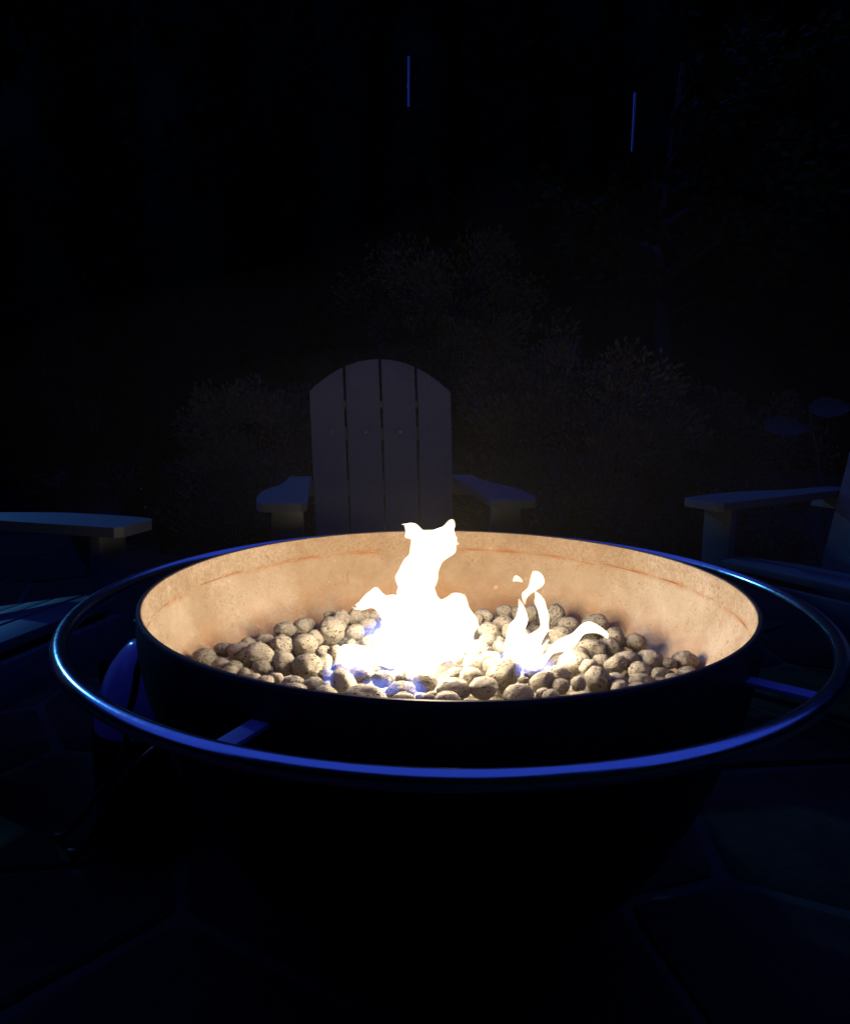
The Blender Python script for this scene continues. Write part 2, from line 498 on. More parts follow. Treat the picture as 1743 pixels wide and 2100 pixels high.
def tree(label, loc, hgt, w, seed):
    rs = random.Random(seed)
    root = empty('tree', loc)
    tag(root, label, 'tree')
    bm = bmesh.new()
    tube_bm(bm, [(0, 0, -.1), (.04, .02, hgt * .3), (-.03, .05, hgt * .6), (.05, 0, hgt * .95)], lambda t: .11 * (1 - .85 * t), 10)
    cs = []
    for k in range(16):
        a = rs.uniform(0, 6.28); z0 = hgt * rs.uniform(.35, .85); ln = w * .5 * rs.uniform(.5, 1)
        tip = Vector((math.cos(a) * ln, math.sin(a) * ln, z0 + rs.uniform(.1, .6)))
        tube_bm(bm, [(0, 0, z0), tuple(Vector((0, 0, z0)).lerp(tip, .5) + Vector((0, 0, .06))), tuple(tip)], lambda t: .035 * (1 - .8 * t), 6)
        for q in range(9):
            c = Vector((0, 0, z0)).lerp(tip, rs.uniform(.35, 1.1)) + Vector((rs.gauss(0, .16), rs.gauss(0, .16), rs.gauss(0, .14)))
            cs.append((c, rs.uniform(.10, .22), Vector((math.cos(a), math.sin(a), .1))))
    finish('trunk', bm, M_bark, root)
    spray_mesh('crown', cs, 34, .085, M_leaf3, root, rs, .3, .34)
tree('dark leafy tree beyond the shrubs, its leaves barely catching blue light', (1.9, 5.6, -.05), 3.9, 2.6, 31)

def pole(label, loc, hgt, tilt):
    root = empty('garden_pole', loc)
    tag(root, label, 'pole', 'thin metal poles beyond the shrubs')
    root.rotation_euler = (0, tilt, 0)
    bm = bmesh.new(); tube_bm(bm, [(0, 0, -.1), (0, 0, hgt * .5), (0, 0, hgt - .26)], .0075, 12); finish('shaft', bm, M_pole_shade, root)  # shaft blackened so the glint stays on the upper section
    bm = bmesh.new(); tube_bm(bm, [(0, 0, hgt - .26), (0, 0, hgt - .13), (0, 0, hgt)], .0065, 12); finish('upper_section', bm, M_pole, root)
    bm = bmesh.new(); tube_bm(bm, [(0, 0, hgt), (0, 0, hgt + .006)], .0062, 12); finish('cap', bm, M_hose, root)
pole('thin metal pole catching a cyan glint, straight above the slatted chair', (-.231, 3.2, -.05), 2.757, 0)
pole('thin metal pole with a faint blue glint, behind the shrubs near the tree', (.860, 2.6, -.05), 2.337, .004)

# ------------------------------------------------------------------ broad-leaved plant beyond the right-hand chair
M_waxy = mat('waxy_leaf', (.035, .05, .045), .5, 0, .35)
h = N(M_waxy); h.set('Normal', h.bump(h.noise(14, 3, .6, h.coord()), .3, .01))
pl = tag(empty('garden_plant', (1.76, 2.15, -.02)), 'plant with broad waxy leaves glowing dim violet above the right-hand chair arm', 'plant')
def big_leaf(tip_c, ln, wd, tilt, turn, roll):
    bm = bmesh.new()
    M = Matrix.Translation(tip_c) @ Matrix.Rotation(turn, 4, 'Z') @ Matrix.Rotation(tilt, 4, 'X') @ Matrix.Rotation(roll, 4, 'Y')
    rows_ = []
    for i in range(9):
        t = i / 8
        w = wd * .5 * max(.03, math.sin(math.pi * (t * .94 + .05) ** .75) * (1 - .25 * t))
        w *= 1 + .22 * noise.noise(Vector((t * 5, tilt * 3, turn * 2)))
        rows_.append([bm.verts.new(M @ Vector(((t - .5) * ln, s_ * w, .10 * wd * abs(s_) - .16 * ln * (t - .4) ** 2))) for s_ in (-1, -.5, 0, .5, 1)])
    for A, B in zip(rows_, rows_[1:]):
        for q in range(4): bm.faces.new((A[q], A[q + 1], B[q + 1], B[q]))
    bmesh.ops.solidify(bm, geom=bm.faces[:], thickness=.0015)
    finish('leaf', bm, M_waxy, pl)
    b2 = bmesh.new(); e_ = M @ Vector((-.5 * ln, 0, 0))
    tube_bm(b2, catmull([(0, 0, -.03), tuple(e_ * .5 + Vector((0, 0, .06))), tuple(e_)], 5), .006, 8); finish('stalk', b2, M_waxy, pl)
big_leaf((-0.293, -0.100, 0.761), .23, .11, .85, 0.06, .05)
big_leaf((-0.038, 0.050, 0.842), .20, .13, .80, -.10, -.10)
# ------------------------------------------------------------------ haze volumes added around the fire to imitate veiling glare
M_glow_haze = bpy.data.materials.new('thin_glow_haze'); M_glow_haze.use_nodes = True
h = N(M_glow_haze); h.n.clear()
pv = h.new('ShaderNodeVolumePrincipled'); pv.inputs['Density'].default_value = .0065; pv.inputs['Color'].default_value = (.92, .86, .70, 1)
o_ = h.new('ShaderNodeOutputMaterial'); h.l.new(pv.outputs[0], o_.inputs['Volume'])
for sx_, sy_, sz_, cz_ in ((.78, .85, .36, .72), (1.12, 1.12, .56, .76)):
    bm = bmesh.new(); bmesh.ops.create_icosphere(bm, subdivisions=4, radius=1)
    for v_ in bm.verts:
        d = v_.co.normalized(); f = 1 + .24 * noise.noise(d * 1.3 + Vector((4, 7, 2 + sx_)))
        v_.co = Vector((.16 + d.x * sx_ * f, .80 + d.y * sy_ * f, cz_ + d.z * sz_ * f))
    tag(finish('glow_haze', bm, M_glow_haze), kind='stuff')

# ------------------------------------------------------------------ wooden-style armchairs
def make_chair():
    root = empty('adirondack_chair')
    P = lambda name, bm, b=.004, m=None: finish(name, bm, m or M_chair, root, True, b)
    for s in (1, -1):
        # arm: paddle outline
        out = [(.268, -.02), (.285, -.034), (.385, -.034), (.402, -.022), (.412, .02), (.418, .12), (.414, .24), (.395, .32), (.368, .40), (.352, .50), (.345, .665), (.262, .665), (.266, .40)]
        pts = [(s * x, y) for x, y in (out if s > 0 else out[::-1])]
        P('arm', prism_bm(bmesh.new(), pts, Matrix.Translation((0, 0, .559)), .024), .006)
        P('front_leg', box_bm(bmesh.new(), (s * .325, .045, .2735), (.092, .028, .547)))
        bm = prism_bm(bmesh.new(), [(.062, .545), (.062, .40), (.072, .40), (.15, .545)], Matrix.Translation((s * .325, 0, 0)) @ Matrix(((0, 0, 1, 0), (1, 0, 0, 0), (0, 1, 0, 0), (0, 0, 0, 1))), .026)
        P('arm_bracket', bm, .003)
        rail = [(.0, .37), (.0, .285), (.30, .20), (.86, .0), (.99, .0), (.90, .055), (.45, .272), (.12, .365)]
        bm = prism_bm(bmesh.new(), rail, Matrix.Translation((s * .262, 0, 0)) @ Matrix(((0, 0, 1, 0), (1, 0, 0, 0), (0, 1, 0, 0), (0, 0, 0, 1))), .028)
        P('side_rail', bm)
    for k in range(5):
        y = .035 + k * .088; z = .385 - .20 * (y - .12) if y > .12 else .385 - .05 * (y - .12) + .002
        P('seat_slat', box_bm(bmesh.new(), (0, y, z), (.55, .080, .022), Matrix.Rotation(-.2 if k else .03, 4, 'X')))
    P('front_apron', box_bm(bmesh.new(), (0, -.013, .32), (.55, .022, .09)))
    rec = R(19.5)
    B = Matrix.Translation((0, .455, .235)) @ Matrix.Rotation(math.pi / 2 - rec, 4, 'X')   # local x across, y up the back, z to the front
    def top(u): return .815 - .135 * abs(u / .27) ** 2.1
    for k in range(4):
        c0 = -.27 + k * .135
        b0 = -.246 + k * .123
        gap = .0058
        def X(v, t):
            e0 = c0 + t * .135; e1 = b0 + t * .123
            f = min(1, max(0, v / .68))
            return e1 + (e0 - e1) * f
        pts = [(X(0, 0) + .002, 0), (X(0, 1) - .002, 0)]
        for v in (.2, .4, .52, .6): pts.append((X(v, 1) - gap * (.35 + .65 * v / .7), v))
        ur, ul = c0 + .135 - gap, c0 + gap
        for t in range(7):
            u = ur + (ul - ur) * t / 6
            pts.append((u, top(u)))
        for v in (.6, .52, .4, .2): pts.append((X(v, 0) + gap * (.35 + .65 * v / .7), v))
        sl = P('back_slat', prism_bm(bmesh.new(), pts, B, .021), .003)
        bm = bmesh.new()
        for v in (.53,):
            bmesh.ops.create_uvsphere(bm, u_segments=10, v_segments=6, radius=.0042, matrix=B @ Matrix.Translation((b0 + .064 + (.003 if k > 1 else -.003), v, .0105)) @ Matrix.Diagonal((1, 1, .6, 1)))
        finish('screw', bm, M_screw, sl)
    P('back_rail', box_bm(bmesh.new(), (0, 0, 0), (.48, .027, .022), None)).matrix_local = B @ Matrix.Translation((0, .645, -.023))
    P('back_rail', box_bm(bmesh.new(), (0, 0, 0), (.70, .06, .024), None)).matrix_local = B @ Matrix.Translation((0, .325, -.0245))
    P('back_rail', box_bm(bmesh.new(), (0, 0, 0), (.47, .05, .022), None)).matrix_local = B @ Matrix.Translation((0, .53, -.0235))
    P('back_rail', box_bm(bmesh.new(), (0, 0, 0), (.50, .06, .022), None)).matrix_local = B @ Matrix.Translation((0, .05, -.0235))
    return root
def copy_tree(o, parent=None):
    c = o.copy(); COL.objects.link(c)
    if parent: c.parent = parent
    for ch in [x for x in o.children]: copy_tree(ch, c)
    return c
GC = 'slatted armchairs around the fire bowl'
spots = [((-.135, .957, 0), 9.8, 'slate grey slatted garden armchair facing the fire, straight behind the bowl'),
         ((-.845, .217, 0), 75.5, 'dark slatted garden armchair at the left of the bowl, only its arm catching blue light'),
         ((.962, .742, 0), -56.0, 'dark slatted garden armchair at the right of the bowl, turned half towards the fire')]
proto = make_chair()
for i, (loc, rz, lab) in enumerate(spots):
    o = proto if i == 0 else copy_tree(proto)
    o.location = loc; o.rotation_euler = (0, 0, R(rz))
    tag(o, lab, 'chair', GC)

# ------------------------------------------------------------------ gas tank and hoses at the left of the bowl
tank = tag(empty('gas_tank', (-.583, .205, 0)), 'small glossy dome-topped gas tank half hidden between bowl and ring', 'gas tank')
prof = [(.0, .022), (.07, .022), (.09, .032), (.101, .055), (.105, .09), (.105, .22), (.1035, .245), (.099, .273), (.092, .301), (.081, .330), (.067, .356), (.050, .379), (.032, .397), (.016, .402), (0, .403)]
bm = bmesh.new(); lathe_bm(bm, prof, 64); b_ = finish('body', bm, M_tank, tank)
bm = bmesh.new(); lathe_bm(bm, [(.1065, .03), (.1085, .04), (.1085, .232), (.1065, .238), (.104, .238)], 64); finish('shade_sleeve', bm, M_shade_foot, tank)  # dark sleeve added in place of shade on the lower tank
bm = bmesh.new(); lathe_bm(bm, [(.088, 0), (.094, 0), (.097, .03), (.090, .03), (.088, 0)], 48); finish('foot_ring', bm, M_shade_foot, tank)
bm = bmesh.new(); lathe_bm(bm, [(0, .398), (.016, .398), (.016, .416), (.011, .418), (.011, .428), (0, .428)], 20); vl = finish('valve', bm, M_brass, tank); vl.location = (.0, 0, 0)
bm = bmesh.new(); lathe_bm(bm, [(0, .428), (.008, .428), (.022, .431), (.022, .441), (.008, .443), (0, .443)], 14); finish('knob', bm, M_hose, vl)
def hose(label, pts, r):
    bm = bmesh.new(); tube_bm(bm, catmull(pts, 8), r, 12)
    tag(finish('gas_hose', bm, M_hose), label, 'hose', 'hoses hanging from the fire bowl')
hose('thin dark hose running down in front of the gas tank to the paving', [(-.452, .02, .435), (-.470, .005, .452), (-.493, .0, .452), (-.510, .0, .426), (-.520, .0, .379), (-.539, .01, .326), (-.555, .03, .267), (-.595, .06, .195), (-.647, .09, .129), (-.700, .12, .062), (-.745, .145, .018), (-.770, .16, .007)], .0062)
hose('second hose under the bowl, curving out to the paving beside the first', [(-.402, .01, .30), (-.43, .0, .305), (-.48, .0, .284), (-.512, .0, .259), (-.565, .03, .203), (-.608, .06, .147), (-.625, .06, .108), (-.65, .08, .066), (-.690, .1, .018), (-.715, .11, .007)], .0066)

# ------------------------------------------------------------------ the fire bowl
pit = tag(empty('fire_bowl'), 'round black steel fire bowl with a rusty tan inside and an outer rail', 'fire pit')
bm = bmesh.new()
outer = [(.4665, .570), (.4675, .545), (.4670, .515), (.461, .475), (.447, .42), (.428, .36), (.405, .30), (.378, .245), (.345, .19), (.30, .135), (.245, .09), (.20, .068), (.0, .062)]
inner = [(.0, .395), (.385, .395), (.405, .412), (.430, .452), (.4465, .49), (.4560, .533), (.4585, .5715), (.4590, .5735)]
rimp = [(.4605, .5748), (.4645, .5750), (.4660, .5735)]
prof = inner + rimp + outer
lathe_bm(bm, prof, 220, lambda k: 0 if k < len(inner) - 1 else (2 if k < len(inner) + len(rimp) else 1))
bowl = finish('bowl', bm, [M_inside, M_black, M_rim], pit)
bm = bmesh.new()
def ring_bm(bm, Rr, r, z, n=256, m=20, wob=0):
    rows = []
    for i in range(n):
        a = 2 * math.pi * i / n
        w = wob * noise.noise(Vector((math.cos(a) * 9, math.sin(a) * 9, 5))) if wob else 0
        rows.append([bm.verts.new(((Rr + (r + w) * math.cos(b)) * math.cos(a), (Rr + (r + w) * math.cos(b)) * math.sin(a), z + (r + w) * math.sin(b) + w)) for b in (2 * math.pi * k / m for k in range(m))])
    for i in range(n):
        for k in range(m):
            bm.faces.new((rows[i][k], rows[(i + 1) % n][k], rows[(i + 1) % n][(k + 1) % m], rows[i][(k + 1) % m]))
    return bm
finish('outer_ring', ring_bm(bm, .5616, .0110, .5455), M_ring, pit)
bm = bmesh.new(); ring_bm(bm, .4567, .0012, .533, 300, 8, .0014); finish('weld_seam', bm, M_rust, pit)
bm = bmesh.new()
sa = math.atan2(.44, -.239)
tube_bm(bm, [(math.cos(sa + .004 * math.sin(t * 9)) * (.4565 - .0165 * t ** 1.6 * 1.1) , math.sin(sa + .004 * math.sin(t * 9)) * (.4565 - .0165 * t ** 1.6 * 1.1), .533 - .062 * t) for t in [i / 10 for i in range(11)]], .0013, 8)
finish('weld_seam', bm, M_rust, pit)
for ang in (-37.4, -114.7, 103.0):
    a = R(ang)
    m = Matrix.Rotation(a, 4, 'Z')
    bm = bmesh.new(); box_bm(bm, (.509, 0, .5290), (.092, .024, .006))
    o = finish('bracket', bm, M_bracket, pit, True, .0015); o.matrix_local = m
bm = bmesh.new(); lathe_bm(bm, [(.0, .0), (.17, .0), (.172, .006), (.165, .015), (.15, .02), (.15, .085), (.0, .085)], 96); finish('pedestal', bm, M_black, pit)
bm = bmesh.new()
lathe_bm(bm, [(0, .400), (.20, .401), (.39, .399)], 96)
finish('burner_bed', bm, M_bed, pit)

